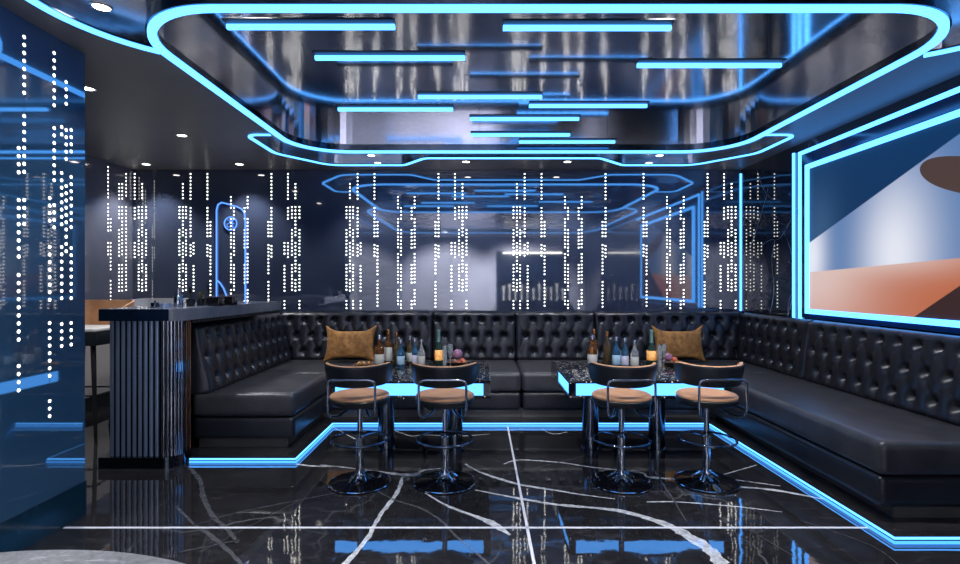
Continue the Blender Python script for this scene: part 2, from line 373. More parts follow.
for k, (x, y, z, lab) in enumerate(spots):
    e, ang, tilt = (45, 100, 0)
    if k == 0: e = 110
    elif k in (1,2,3): e = 60
    elif k in (4,5,6,7): e = 55
    elif z == ZB: e, ang, tilt = 130, 110, .15
    elif y > 1: e, ang, tilt = 12, 110, 0
    elif y > 0: e, ang, tilt = 260, 100, 0
    elif y < 0: e, ang, tilt = 1500, 85, -.80
    downlight(x, y, z, lab, e, ang, tilt)
# ------------------------------------------------------------ dot lights
PAT = [(1.5,[(207,219),(230,256),(265,291),(301,310)]),(4.9,[(184,198),(207,234),(243,270),(280,291)]),(8.1,[(207,219),(230,256),(265,291),(301,310)]),(12.6,[(174,200),(208,235),(245,257)]),(15.6,[(243,255),(266,291),(301,310)]),
 (29.5,[(174,200),(208,235),(245,257)]),(32.5,[(222,235),(246,273),(281,307)]),(53,[(197,207),(219,246),(254,281),(290,303)]),(56,[(208,219),(230,256),(265,291),(301,310)]),
 (66.6,[(208,219),(230,246),(265,281),(301,310)]),(69.6,[(197,207),(219,246),(254,281),(290,303)]),(90.5,[(222,235),(245,272),(282,308)]),(93.5,[(174,200),(208,235),(246,257)]),
 (106.5,[(243,255),(266,291),(301,310)]),(110,[(174,200),(208,219),(243,257)]),(114,[(207,219),(230,256),(265,291)]),(117.5,[(184,198),(207,234),(243,270),(280,291)]),(121.5,[(207,219),(230,256),(265,291),(301,310)])]
GR = [(0,5),(5,7),(7,9),(9,11),(11,13),(13,18)]
def strip(cols_z, xx, yy, nrm, r):
    """one column: round lenses joined by a hair-thin dark carrier"""
    b = bmesh.new(); n = Vector(nrm); u = Vector((0,0,1)); v = n.cross(u); prev = None
    for z in cols_z:
        c = Vector((xx,yy,z))+n*.0015; ring = []
        for k in range(8):
            if k in (0,4):
                sg = 1 if k == 0 else -1
                for q in ((-1,1) if k == 0 else (1,-1)): ring.append(b.verts.new(c+u*sg*r+v*q*.0008))
            else: ring.append(b.verts.new(c+r*(u*math.cos(math.pi/4*k)+v*math.sin(math.pi/4*k))))
        cen = b.verts.new(c+n*.003)
        for k in range(len(ring)): b.faces.new((ring[k], ring[(k+1) % len(ring)], cen))
        top = (ring[0], ring[1]); bot = (ring[5], ring[6])
        if prev: f = b.faces.new((prev[0], prev[1], top[0], top[1])); f.material_index = 1
        prev = bot
    return b
def dotband(cols, wallfn, nrm, label, group, pitch=.0434, r=.0085):
    t = None
    for px, iv in cols:
        d, xx, yy = wallfn(px); zs = []
        for (a, e) in iv:
            za = H-(a-HZ)*d/F; ze = H-(e-HZ)*d/F; n = max(1, round((za-ze)/pitch))
            zs += [za-k*pitch for k in range(n+1) if not (wallfn is rearfn and za-k*pitch < 1.075)]
        zs = [z for i, z in enumerate(zs) if i == 0 or zs[i-1]-z > 2.1*r]
        if t is None: t = empty('dot_light_cluster', (xx,yy,zs[-1])); tag(t, label, 'wall light', group)
        put('dot_strip', strip(zs, xx, yy, nrm, r), [M['dot'], M['cord']], t, smooth=False)
    return t
def rearfn(px): return YB, (px-480)*YB/F, YB
word = ['wide five column','thin double column','left stepped double','right stepped double','short stepped double','broad']
places = {24.7:'in the far left corner', 178:'above the bar counter', 345:'above the left table', 512:'over the right table', 614:'beside the right corner'}
for off, gs in ((24.7,[5]),(178,range(6)),(345,range(6)),(512,range(5)),(614,range(1,6))):
    for g in gs:
        cols = [(off+r, iv) for r, iv in PAT[GR[g][0]:GR[g][1]]]
        if off == 178 and g == 5: cols = [(c-0, iv) for c, iv in cols]
        dotband(cols, rearfn, (0,-1,0), '%s cluster of white dots on the rear wall %s' % (word[g], places[off]), 'white dot light columns on the rear wall')
def leftfn(px):
    d = 2.4*F/(480-px); return d, -2.4, d
for cols, lb in (([(18.5,[(148,174),(200,258),(275,340),(366,391)]),(24,[(37,94),(116,174),(200,224)])], 'leftmost column of big white dots on the blue wall'),
    ([(49.5,[(198,222),(247,301),(323,377),(401,417)]),(54,[(53,106),(128,181),(205,228)])], 'middle column of big white dots on the blue wall'),
    ([(61.5,[(127,134),(173,227),(247,300),(324,347)]),(66,[(82,105),(130,160),(186,250)]),(71,[(130,153),(177,228),(248,300),(323,346)])], 'right cluster of big white dots near the blue wall edge')):
    dotband(cols, leftfn, (1,0,0), lb, 'white dot light columns on the blue wall', .042, .0095)
def farfn(px):
    d = -XL*F/(480-px); return d, XL, d
dotband([(108,[(167,196),(204,232),(243,256)]),(110.5,[(219,232),(243,270),(281,302)])], farfn, (1,0,0), 'thin white dot columns on the grey far left wall behind the chairs', 'white dot light columns on the far left wall')
dotband([(119,[(184,197),(207,219),(230,256),(265,291)]),(122,[(184,197),(207,256),(265,291)]),(126,[(174,197),(207,291)])], farfn, (1,0,0), 'three close white dot columns on the far left wall by the corner', 'white dot light columns on the far left wall')
# ------------------------------------------------------------ right wall: neon lines and lit picture
X = XR
t = empty('neon_wall_light', (X,5.3,1.05)); tag(t, 'outer cyan neon line rising beside the picture and running along its top', 'neon light')
put('neon_tube', box(X-.02, X-.001, 5.26, 5.30, 1.04, 2.70), M['neon'], t, smooth=False); put('neon_tube', box(X-.02, X-.001, 2.2, 5.30, 2.67, 2.705), M['neon'], t, smooth=False)
put('neon_tube', box(X-.02, X-.001, 5.38, 5.40, 1.04, 2.72), M['neon'], t, smooth=False)
t = empty('lit_wall_picture', (X,3.9,1.1)); tag(t, 'large glowing abstract desert picture in a cyan neon frame on the right wall', 'picture')
put('backing_panel', box(X-.012, X-.0005, 2.22, 5.255, 1.06, 2.668), M['navy'], t, smooth=False)
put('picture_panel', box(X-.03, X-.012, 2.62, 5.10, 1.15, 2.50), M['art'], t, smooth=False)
fr = box(X-.045, X-.012, 2.58, 5.15, 1.105, 1.15); box(X-.045, X-.012, 2.58, 5.15, 2.50, 2.545, bm=fr); box(X-.045, X-.012, 5.10, 5.15, 1.15, 2.50, bm=fr); box(X-.045, X-.012, 2.58, 2.62, 1.15, 2.50, bm=fr)
put('neon_frame', fr, M['neon'], t, smooth=False)
o = obj('neon_wall_light', box(X-.014, X-.001, YB-.016, YB-.001, 1.06, 2.74), M['neon'], smooth=False); tag(o, 'vertical cyan neon line in the rear right corner of the room', 'neon light')
b = bmesh.new()
for pts in (((768,188),(766,198),(763,208),(757,228),(750,248)),((783,231),(788,242),(792,255),(795,270),(795,285),(792,300),(788,316)),((797,208),(790,222),(780,238),(770,240),(762,245)),((775,240),(772,260),(774,290),(770,314)),((757,170),(764,190),(775,200),(797,204))):
    pv = None; sm = smoothpath([(x,y,0) for x, y in pts], 5)
    for i, p in enumerate(sm):
        d = X*F/(p.x-480); c = Vector((X-.0008, d, H-(p.y-HZ)*d/F)); wd = random.uniform(.002,.007)
        cur = (b.verts.new(c+Vector((0,wd,wd*.3))), b.verts.new(c-Vector((0,wd,wd*.3))))
        if pv: b.faces.new((pv[0],cur[0],cur[1],pv[1]))
        pv = cur
obj('marble_veins', b, M['veinblue'], bpy.data.objects['wall_right'], smooth=False)
# reflection of a blue outline sign with roundel, built as glowing tubes
t = empty('reflected_sign', (P(230,250,YB-.02)))
tag(t, 'reflected deep blue neon outline sign with round emblem on the rear wall above the counter', 'sign reflection')
q = [P(a,b,YB-.015) for a, b in ((216.5,301),(216.5,230),(216.5,210),(218,204.5),(221.5,202.5),(226,203.5),(237,206.8),(241.5,209),(244.3,213),(245.3,220),(245.3,260),(245.3,302))]
put('outline_tube', tube(q, .009, 8), M['neon_blue'], t)
put('arc_tube', tube([P(a,b,YB-.015) for a, b in ((216.5,280),(220,283),(223.5,288.5),(226.5,296))], .008, 8), M['neon_blue'], t)
cc = P(230.5,223.5,YB-.015); rr = 6.2*YB/F
put('emblem_ring', tube([cc+Vector((rr*math.cos(a*.2618), 0, rr*1.05*math.sin(a*.2618))) for a in range(24)], .007, 8, True), M['neon_blue'], t)
g = bmesh.new()
for pts in (((227,220),(229.5,220),(229.5,223),(227,224),(227,227),(229.8,227)),((231,220.5),(233.6,220.5)),((231,223.5),(234.2,223.5)),((231.2,226.5),(233.6,226.5)),((232.4,219),(232.4,228))):
    tube([P(a,b,YB-.013) for a, b in pts], .004, 6, bm=g)
put('emblem_mark', g, M['neon_blue'], t)
# ------------------------------------------------------------ floor inlays and veins
struct('trim_1', box(.262, .278, 2.0, 5.40, 0, .0012), M['grout'], smooth=False)
struct('trim_2', box(-2.38, 3.15, 3.022, 3.042, 0, .0012), M['grout'], smooth=False)
VE = [(1,[(320,465,1.5),(350,468,2),(385,472.5,2.5),(412,475,5),(425,470,2),(450,468,1)]),(1,[(403,477,4),(396,494,5),(379,517,5),(366,540,6),(344,565,7)]),
 (0,[(375,490,2),(395,500,2),(420,508,2.5),(440,520,3),(455,535,3),(475,552,3),(490,565,3)]),(1,[(425,493,1.5),(448,506,2.5),(480,518,3.5),(495,525,8),(510,535,2)]),
 (1,[(465,464,2),(480,472,2),(500,479,3),(522,485,2.5),(560,491,2),(577,494,1.5),(615,499,1)]),(1,[(475,490,1),(522,499,2.5),(560,505,3),(590,507.5,3),(625,512,4),(665,524,7),(690,537,13),(712,552,15),(722,566,18)]),
 (1,[(504,464,1),(520,460,1.5),(560,462.5,1.5),(590,467,1.5),(640,472.5,2),(648,477,3),(675,479,2)]),(0,[(502,476,1),(560,462,1),(602,451,1)]),(0,[(652,467,2),(662,482,3),(687,522,2)]),
 (1,[(722,475,1),(757,465,1)]),(1,[(715,477,1),(780,486,1.5)]),(1,[(741,487,2),(780,491,3),(832,501,2)]),(1,[(647,502,1.5),(677,502,1.5),(730,506,1.5),(782,512,1)]),
 (0,[(188,466,3),(200,480,4),(203,495,5),(212,515,5),(228,530,4),(237,543,3)]),(0,[(176,506,2),(195,525,3),(210,535,4),(230,552,4),(243,566,4)]),(0,[(185,528,1),(240,512,1.3),(330,494,1.3),(350,488,1)]),(0,[(180,552,1),(240,540,1.5)]),
 (1,[(296,464,1.5),(312,466,2),(340,467,1)]),(1,[(393,430,1),(411,436,1.5),(423,435,1.5),(460,436,1.5),(490,434,1)]),(1,[(333,427,.8),(355,439,1)]),(0,[(341,444,.8),(374,440,1)]),(1,[(542,429,.8),(553,434,1),(567,432,.8)]),
 (0,[(60,470,1),(120,455,1)]),(0,[(200,552,1),(300,500,1)]),(0,[(800,520,1),(870,545,1.5),(900,566,2)]),(0,[(750,530,1),(800,560,1.5)]),(0,[(450,440,.7),(500,462,.8)])]
b = bmesh.new()
for wht, pts in VE:
    pp = smoothpath([(x,y,wd) for x, y, wd in pts], 8); L = []
    for i, p in enumerate(pp):
        jx = random.uniform(-.5,.5)*min(1, p.z*.3); q = onplane(p.x+jx, max(p.y,424), 0); q.z = .0006
        L.append((q, max(.3, p.z*random.uniform(.75,1.25)*(.75 if wht else .55))*q.y/F/2))
    prev = None
    for i, (q, wd) in enumerate(L):
        a = L[max(0,i-1)][0]; c = L[min(len(L)-1,i+1)][0]; tdir = (c-a).normalized(); n = Vector((-tdir.y,tdir.x,0)); 
        wd *= (1+1.3*abs(n.y))
        cur = (b.verts.new(q+n*wd), b.verts.new(q-n*wd))
        if prev: f = b.faces.new((prev[0],cur[0],cur[1],prev[1])); f.material_index = 0 if wht else 1
        prev = cur
for f in b.faces:
    if f.normal.z < 0: f.normal_flip()
o = obj('marble_veins', b, [M['vein'],M['veingray']], bpy.data.objects['floor'], smooth=False)
# ------------------------------------------------------------ raised platform with light strip
# plan: left part, rear part, right part
plat = [(-2.4,4.13),(-1.44,4.13),(-1.44,5.17),(2.23,5.17),(2.23,2.85),(3.2,2.85),(3.2,6.5),(-2.4,6.5)]
struct('trim_3', prism(plat, 0, .036), M['floor'], smooth=False)
t = empty('floor_light_strip', (0,5.1,0)); tag(t, 'cyan double light strip edging the low platform under the sofas', 'light strip')
edge = [(-2.26,4.13),(-1.44,4.13),(-1.44,5.17),(2.23,5.17),(2.23,2.85),(3.19,2.85)]
def edgeband(a0, a1, z0, z1):
    # mitred offset on the room side (right of travel)
    E = [Vector(p) for p in edge]; R = []; b = bmesh.new(); n = len(E)
    for i in range(n):
        d0 = (E[i]-E[i-1]).normalized() if i else (E[1]-E[0]).normalized(); d1 = (E[i+1]-E[i]).normalized() if i < n-1 else d0
        n0 = Vector((d0.y,-d0.x)); n1 = Vector((d1.y,-d1.x)); m = (n0+n1); m = m/m.length_squared*2
        q0 = E[i]+m*a0; q1 = E[i]+m*a1
        R.append([b.verts.new((q.x,q.y,z)) for q, z in ((q0,z0),(q1,z0),(q1,z1),(q0,z1))])
    for A, B in zip(R, R[1:]):
        for k in range(4): b.faces.new((A[k],A[(k+1)%4],B[(k+1)%4],B[k]))
    b.faces.new(R[0][::-1]); b.faces.new(R[-1]); return b
put('lower_light', edgeband(.001, .012, .001, .018), M['neon_floor'], t, smooth=False)
put('divider', edgeband(.001, .010, .018, .025), M['blackgloss'], t, smooth=False)
put('upper_light', edgeband(.001, .009, .025, .0345), M['neon'], t, smooth=False)
# ------------------------------------------------------------ sofas
def tuft(A, B, z0, z1, slant, thick, phase=0.):
    """backrest: A->B plan line of the front face foot, seen side = right of travel reversed; slant pushes the top back"""
    A = Vector((A[0],A[1],0)); B = Vector((B[0],B[1],0)); L = (B-A).length; u = (B-A)/L; n = Vector((u.y,-u.x,0))   # n points to the room
    sx, sz = .175, .18; b = bmesh.new(); st = .0125
    nx = max(8, int(L/st)); nz = int((z1-z0)/st); G = []
    for i in range(nx+1):
        row = []
        for j in range(nz+1):
            s = L*i/nx; h = (z1-z0)*j/nz; top = (z1-z0)-.09
            r = (top-h)/sz; a = (s-L/2)/sx+phase+.5
            p = a+r/2; m = a-r/2
            d1 = abs(math.sin(math.pi*p)); d2 = abs(math.sin(math.pi*m)); k = min(1, (d1*d2)**.5)
            # distance to the nearest button
            best = 9
            for rr in (math.floor(r), math.floor(r)+1):
                if rr < 0 or rr > 2: continue
                o_ = .5*(rr % 2); aa = round(a-o_)+o_
                bx = (aa-.5-phase)*sx+L/2
                if bx < .05 or bx > L-.05: continue
                best = min(best, math.hypot((a-aa)*sx, (r-rr)*sz))
            if r < 0: k = min(1, d1*.0+.55+.45*abs(math.sin(math.pi*a))*1.0); 
            dep = .015*k**.6 - .055*math.exp(-(best/.032)**2)
            ed = min(s, L-s)/.03; ez = min(h, (z1-z0)-h)/.04
            f = min(1, max(0, ed))*(2-min(1, max(0, ed))); g = min(1, max(0, ez))*(2-min(1, max(0, ez)))
            dep = dep*f*g - .02*(1-f) - .03*(1-g)
            q = A+u*s+Vector((0,0,z0+h))-n*(slant*h/(z1-z0))+n*(dep)
            row.append(b.verts.new(q))
        G.append(row)
    for i in range(nx):
        for j in range(nz): b.faces.new((G[i][j],G[i+1][j],G[i+1][j+1],G[i][j+1]))
    per = [G[i][0] for i in range(nx+1)]+[G[nx][j] for j in range(1,nz+1)]+[G[i][nz] for i in range(nx-1,-1,-1)]+[G[0][j] for j in range(nz-1,0,-1)]
    bk = []
    for v in per:
        s = (v.co-A).dot(u); q = A+u*s-n*(thick+slant); bk.append(b.verts.new((q.x,q.y,v.co.z)))
    m = len(per)
    for k in range(m): b.faces.new((per[k],per[(k+1)%m],bk[(k+1)%m],bk[k]))
    b.faces.new(bk)
    return b
def cushion(x0, x1, y0, y1, z0, z1, bev, crown=.0):
    b = box(x0, x1, y0, y1, z0, z1, bev, 5)
    return b
ZP = .036
def sofa(loc, label, seat, plinth, backs, group='tufted black leather sofa sections'):
    t = empty('sofa_section', loc); tag(t, label, 'sofa', group)
    x0,x1,y0,y1 = seat
    put('seat_cushion', cushion(x0,x1,y0,y1,.30,.50,.055), M['seatleather'], t)
    put('base_cushion', cushion(x0+.005,x1-.005,y0+.015,y1-.005,.115,.30,.045), M['leather'], t)
    put('plinth', box(*plinth, ZP, .13), M['plinth'], t, smooth=False)
    for bk in backs: put('backrest', tuft(*bk), M['leather'], t, sharp=80)
    return t
def section(loc, label, cushions, backs):
    t = empty('sofa_section', loc); tag(t, label, 'sofa', 'tufted black leather sofa sections')
    for (x0,x1,y0,y1), (p0,p1,p2,p3) in cushions:
        put('seat_cushion', cushion(x0,x1,y0,y1,.30,.50,.055), M['seatleather'], t)
        put('base_cushion', cushion(x0+.005,x1-.005,y0+.015,y1-.005,.115,.30,.045), M['leather'], t)
        put('plinth', box(p0,p1,p2,p3, ZP, .13), M['plinth'], t, smooth=False)
    for bk in backs: put('backrest', tuft(*bk), M['leather'], t, sharp=80)
def rc(x0, x1): return (x0+.002,x1-.002,5.32,6.38), (x0+.002,x1-.002,5.40,6.3)
def rb(x0, x1): return ((x0+.002,6.20),(x1-.002,6.20),.49,1.055,.10,.10)
section((-1.95,5.2,ZP), 'left corner sofa of tufted black leather wrapping beside the bar counter', [((-2.36,-1.52,4.33,5.325), (-2.34,-1.60,4.41,5.39)), rc(-2.33,-.56)],
    [((-2.20,4.34),(-2.20,6.22),.49,1.055,.13,.045), rb(-2.37,-.56)])
section((-.07,5.8,ZP), 'rear black leather sofa section left of the central seam, behind the gap', [rc(-.56,.42)], [rb(-.56,.42)])
section((.89,5.8,ZP), 'rear black leather sofa section right of the central seam', [rc(.42,1.36)], [rb(.42,1.36)])
section((2.7,4.2,ZP), 'right corner sofa of tufted black leather running along the picture wall', [((2.27,3.16,3.0,5.325), (2.40,3.16,3.08,5.39)), rc(1.36,3.16)],
    [((3.0,6.22),(3.0,4.94),.49,1.055,.07,.05), ((3.0,4.93),(3.0,3.0),.49,1.055,.07,.05), rb(1.36,3.10)])
# ------------------------------------------------------------ cushions
def pillow(px, lab):
    b = bmesh.new(); n = 22; W, Hh = .60, .40; top = {}; bot = {}
    for i in range(n+1):
        for j in range(n+1):
            a = 2*i/n-1; c = 2*j/n-1
            k = max(0, (1-a*a)*(1-c*c))**.42
            x = a*W/2*(1-.13*(1-c*c)*abs(a)**3); z = c*Hh/2*(1-.27*(1-a**4)**2*abs(c)**3)+(.035*abs(a)**7 if c > 0 else 0)*c
            wv = .006*math.sin(9*a+4*c)*k
            top[i,j] = b.verts.new((x,-.085*k+wv,z)); bot[i,j] = top[i,j] if i in (0,n) or j in (0,n) else b.verts.new((x,.085*k,z))
    for i in range(n):
        for j in range(n):
            b.faces.new((top[i,j],top[i+1,j],top[i+1,j+1],top[i,j+1]))
            fs = (bot[i,j],bot[i,j+1],bot[i+1,j+1],bot[i+1,j])
            if len(set(fs)) > 2:
                try: b.faces.new(fs)
                except ValueError: pass
    o = obj('throw_pillow', b, M['pillow'], sharp=70); o.location = ((px-480)*6.0/F, 6.03, .70); o.rotation_euler = (-.22,0,0)
    tag(o, lab, 'cushion', 'gold throw cushions'); return o
pillow(349.5, 'gold velvet cushion leaning on the rear sofa behind the left table'); pillow(679.5, 'gold velvet cushion leaning on the rear sofa behind the right table')
# ------------------------------------------------------------ tables
def table(x0, x1, lab, legs):
    y0, y1 = 4.0, 5.0; t = empty('low_table', ((x0+x1)/2,4.5,0)); tag(t, lab, 'table', 'speckled granite tables with lit edges')
    put('tabletop', box(x0,x1,y0,y1,.640,.665,.003,2), M['granite'], t)
    put('light_band', box(x0+.012,x1-.012,y0+.012,y0+.6,.549,.6395), M['neon_table'], t, smooth=False)
    put('lower_panel', box(x0,x1,y0,y1,.523,.549,.003,2), M['granite'], t)
    for a, c in ((x0,x0+.055),(x1-.055,x1)): put('corner_post', box(a,c,y0,y0+.0115,.549,.640), M['blackgloss'], t, smooth=False)
    for a, c in ((x0,x0+.0115),(x1-.0115,x1)): put('side_panel', box(a,c,y0+.6,y1-.012,.549,.640), M['blackgloss'], t, smooth=False)
    put('back_panel', box(x0,x1,y1-.012,y1,.549,.640), M['blackgloss'], t, smooth=False)
    for lx in legs:
        put('leg', lathe([(0,0),(.085,0),(.085,.012),(.068,.016),(.068,.51),(.08,.515),(.08,.523),(0,.523)], 32, c=(lx,4.47,0)), M['chromedark'], t)
    return t
table(-1.15, .08, 'left speckled black table with glowing cyan front, bottles on top', (-.79,-.215)); table(.67, 1.90, 'right speckled black table with glowing cyan front, bottles on top', (.93,1.49))
# ------------------------------------------------------------ swivel bar stools
def stool():
    t = empty('swivel_stool', (0,0,0))
    obj('base', lathe([(0,0),(.205,0),(.21,.004),(.21,.012),(.17,.018),(.08,.028),(.05,.035),(0,.035)], 48), M['blackgloss'], t)
    obj('base_rim', tube([(.211*math.cos(a*math.pi/24),.211*math.sin(a*math.pi/24),.009) for a in range(48)], .005, 8, True), M['chrome'], t)
    b = lathe([(.072,.026),(.075,.034),(.06,.042),(.042,.055),(.034,.075),(.031,.10),(.0,.10)], 32)
    for k in range(5):
        a = k*2*math.pi/5+.3; tube([(.035*math.cos(a),.035*math.sin(a),.07),(.07*math.cos(a),.07*math.sin(a),.048),(.098*math.cos(a),.098*math.sin(a),.031)], [.012,.010,.006], 8, bm=b)
    obj('base_collar', b, M['chrome'], t)
    obj('pole', lathe([(0,.05),(.027,.05),(.027,.325),(.019,.33),(.019,.53),(.04,.535),(.04,.556),(0,.556)], 28), M['chrome'], t)
    f = tube([(.195*math.cos(a*math.pi/24),.195*math.sin(a*math.pi/24),.308) for a in range(48)], .008, 10, True)
    for a in (1.1, 2.04): tube([(.026*math.cos(a),.026*math.sin(a),.322),(.11*math.cos(a),.11*math.sin(a),.318),(.192*math.cos(a),.192*math.sin(a),.308)], .006, 8, bm=f)
    obj('footrest', f, M['chromedark'], t)
    obj('seat_shell', lathe([(0,.556),(.16,.556),(.192,.562),(.203,.575),(.205,.600),(.200,.606),(0,.606)], 48), M['shell'], t)
    obj('seat', lathe([(0,.604),(.196,.604),(.204,.611),(.203,.621),(.19,.630),(.15,.633),(.08,.628),(0,.625)], 48), M['tan'], t)
    def arc(r0, r1, z0, z1, amax, lean=.02, n=40):
        b = bmesh.new(); R = []
        for k in range(n+1):
            a = -amax+2*amax*k/n; e = abs(a)/amax; cz = (z0+z1)/2; hh = (z1-z0)/2*(1-.25*max(0,(e-.8)/.2)**2); up = .012*e*e
            ring = []
            m = 12
            for q in range(m):
                th = 2*math.pi*q/m; cx = math.copysign(abs(math.cos(th))**.5, math.cos(th)); sz_ = math.copysign(abs(math.sin(th))**.5, math.sin(th))
                rr = (r0+r1)/2+(r1-r0)/2*cx; z = cz+up+hh*sz_; rr += lean*(z-z0)/(z1-z0)
                ring.append(b.verts.new((rr*math.sin(a), -rr*math.cos(a), z)))
            R.append(ring)
        for A_, B_ in zip(R, R[1:]):
            for q in range(12): b.faces.new((A_[q],A_[(q+1)%12],B_[(q+1)%12],B_[q]))
        b.faces.new(R[0]); b.faces.new(R[-1][::-1]); return b
    bk = obj('backrest', arc(.186,.214,.715,.850,1.45), M['tan'], t); obj('back_shell', arc(.210,.222,.705,.845,1.47), M['shell'], bk)
    bar = smoothpath([(-.05,-.05,.557),(-.07,-.10,.53),(-.10,-.17,.512),(-.135,-.225,.518),(-.152,-.25,.55),(-.155,-.252,.60),(-.155,-.252,.66),(-.155,-.252,.72),(-.148,-.254,.752),(-.12,-.256,.765),(-.05,-.257,.767),(.05,-.257,.767),(.12,-.256,.765),(.148,-.254,.752),(.155,-.252,.72),(.155,-.252,.66),(.155,-.252,.60),(.152,-.25,.55),(.135,-.225,.518),(.10,-.17,.512),(.07,-.10,.53),(.05,-.05,.557)], 4)
    obj('back_frame', tube(bar, .0085, 10), M['chrome'], t)
    return t
s0 = stool()
for k, (x, y, lab) in enumerate(((-.84,3.71,'leftmost low backed swivel stool with tan seat before the left table'),(-.245,3.71,'second swivel stool from the left, at the right end of the left table'),(.99,3.71,'third swivel stool from the left, at the left end of the right table'),(1.59,3.72,'rightmost low backed swivel stool with tan seat before the right table'))):
    o = s0 if k == 0 else dup(s0, (x,y,0)); o.location = (x,y,0); tag(o, lab, 'stool', 'tan and chrome swivel stools')
# ------------------------------------------------------------ bottles
ZT = .665
def onT(px, py): return onplane(px, py, ZT)
def bottle(px, py, ptop, wpx, body, label, cap, lab, kind='spirit', lz=(.12,.42), grp='bottles on the tables'):
    c = onT(px, py); h = (py-ptop)*c.y/F; r = wpx/2*c.y/F
    t = empty('champagne_bottle' if kind == 'champ' else 'bottle', c); tag(t, lab, 'bottle', grp)
    if kind == 'champ': prof = [(0,0),(.95,0),(1,.015),(1,.36),(.93,.44),(.6,.56),(.38,.66),(.34,.8),(.34,.95),(0,.95)]
    elif kind == 'slim': prof = [(0,0),(.92,0),(1,.012),(1,.50),(.9,.58),(.5,.70),(.36,.76),(.34,.93),(0,.93)]
    else: prof = [(0,0),(.94,0),(1,.012),(1,.56),(.95,.62),(.6,.68),(.36,.72),(.34,.92),(0,.92)]
    obj('glass', lathe([(a*r, z*h) for a, z in prof], 24), M[body], t)
    if label: obj('label', lathe([(r*1.001,lz[0]*h),(r*1.02,lz[0]*h+.001),(r*1.02,lz[1]*h-.001),(r*1.001,lz[1]*h)], 24), M[label], t)
    if kind == 'champ': obj('foil', lathe([(.42*r,.62*h),(.40*r,.66*h),(.38*r,.94*h),(.42*r,.95*h),(.42*r,h),(0,h)], 20), M[cap], t)
    else: obj('cap', lathe([(.36*r,.86*h),(.42*r,.865*h),(.42*r,.99*h),(.38*r,h),(0,h)], 20), M[cap], t)
    return t
bottle(379.5,367.5,335,9.5,'amber','paper','cap','amber whisky bottle with white label, frontmost left on the left table')
bottle(388.3,365,329,8,'amber','paper','goldcap','tall amber bottle with large cream label on the left table', lz=(.12,.5))
bottle(396.7,364.5,332,6.5,'darkg',None,'goldcap','dark gold patterned slim bottle on the left table','slim')
bottle(400.8,367.2,340,7.6,'blueg','paperblue','cap','light blue bottle with pale blue label on the left table','slim')
bottle(410,364.5,336,6.5,'darkg','paper','cap','dark bottle with grey label in the middle of the left table')
bottle(415,366.8,338,6.2,'blueg','paperlilac','cap','small deep blue bottle beside the clear one on the left table','slim')
bottle(421.5,367.5,339.5,7.2,'clear','paper','cap','clear bottle with white label and silver cap on the left table','slim')
bottle(438.8,364,330,8,'greeng','flame','foil','champagne bottle with glowing orange label on the left table','champ',(.12,.42))
bottle(593.8,364,329,7.5,'amber','paper','goldcap','tall amber bottle behind the whisky bottle on the right table')
bottle(592.3,367.8,335,9.3,'amber','paper','cap','amber whisky bottle with blue and white label, leftmost on the right table')
bottle(607,366.5,331,8,'darkg',None,'goldcap','black bottle with gold bands on the right table','slim')
bottle(616.3,367.8,336.5,8,'blueg','paperblue','cap','light blue bottle with silver cap on the right table','slim')
bottle(620.6,365.5,350,3.4,'clear','paper','cap','tiny clear bottle between the two blue bottles on the right table')
bottle(625,368.3,338,7,'blueg','paperlilac','cap','blue bottle with round white badge on the right table','slim')
bottle(634.6,368.8,340,8,'clear','paper','cap','clear bottle with white label, rightmost of the plain bottles on the right table','slim')
bottle(651.5,366.5,330,9,'greeng','flame','foil','champagne bottle with glowing orange label on the right table','champ',(.18,.44))
def goblet(px, py, ptop, wpx, lab, tall=True):
    c = onT(px, py); h = (py-ptop)*c.y/F; r = wpx/2*c.y/F; t = empty('drinking_glass', c); tag(t, lab, 'glass', 'clear glasses on the tables')
    if tall: pr = [(0,0),(r*.8,0),(r*.82,.01),(r,h),(r*.94,h),(r*.76,.02),(0,.02)]
    else: pr = [(0,0),(r*.8,0),(r*.75,.004),(.004,.01),(.004,h*.42),(r*.5,h*.5),(r,h*.7),(r*.9,h),(r*.85,h),(r*.93,h*.7),(r*.4,h*.53),(0,h*.5)]
    obj('glass_body', lathe(pr, 24), M['clear'], t); obj('rim', lathe([(r*.92 if tall else r*.86,h-.004),(r*1.02 if tall else r*.93,h-.004),(r*1.02 if tall else r*.93,h),(r*.92 if tall else r*.86,h)], 24), M['cap'], t)
goblet(444.8,369,345,5.2,'tall straight glass beside the champagne bottle on the left table'); goblet(450.3,369,344,5.6,'stemmed wine glass on the left table', False)
goblet(659.5,369.3,345,5,'tall straight glass next to the champagne bottle on the right table'); goblet(664,369,344,5,'stemmed wine glass on the right table', False)
def blob(name, px, py, dz, r, m, lab, cat, grp, sx=1):
    c = onT(px, py); b = bmesh.new(); bmesh.ops.create_icosphere(b, subdivisions=3, radius=r)
    for v in b.verts: v.co *= 1+.08*math.sin(v.co.x*160)*math.sin(v.co.y*130+v.co.z*120)
    for v in b.verts: v.co.x *= sx
    o = obj(name, b, M[m], sharp=80); o.location = c+Vector((0,0,dz+r*1.05)); tag(o, lab, cat, grp)
def bowl(name, px, py, r, h, m, lab, cat):
    o = obj(name, lathe([(0,0),(r*.6,0),(r*.95,h*.85),(r,h),(r*.95,h),(r*.6,.012),(0,.01)], 36), M[m]); o.location = onT(px,py); tag(o, lab, cat)
bowl('fruit_bowl', 456, 366, .115, .045, 'wood', 'dark wooden bowl of fruit on the left table behind the second stool', 'bowl')
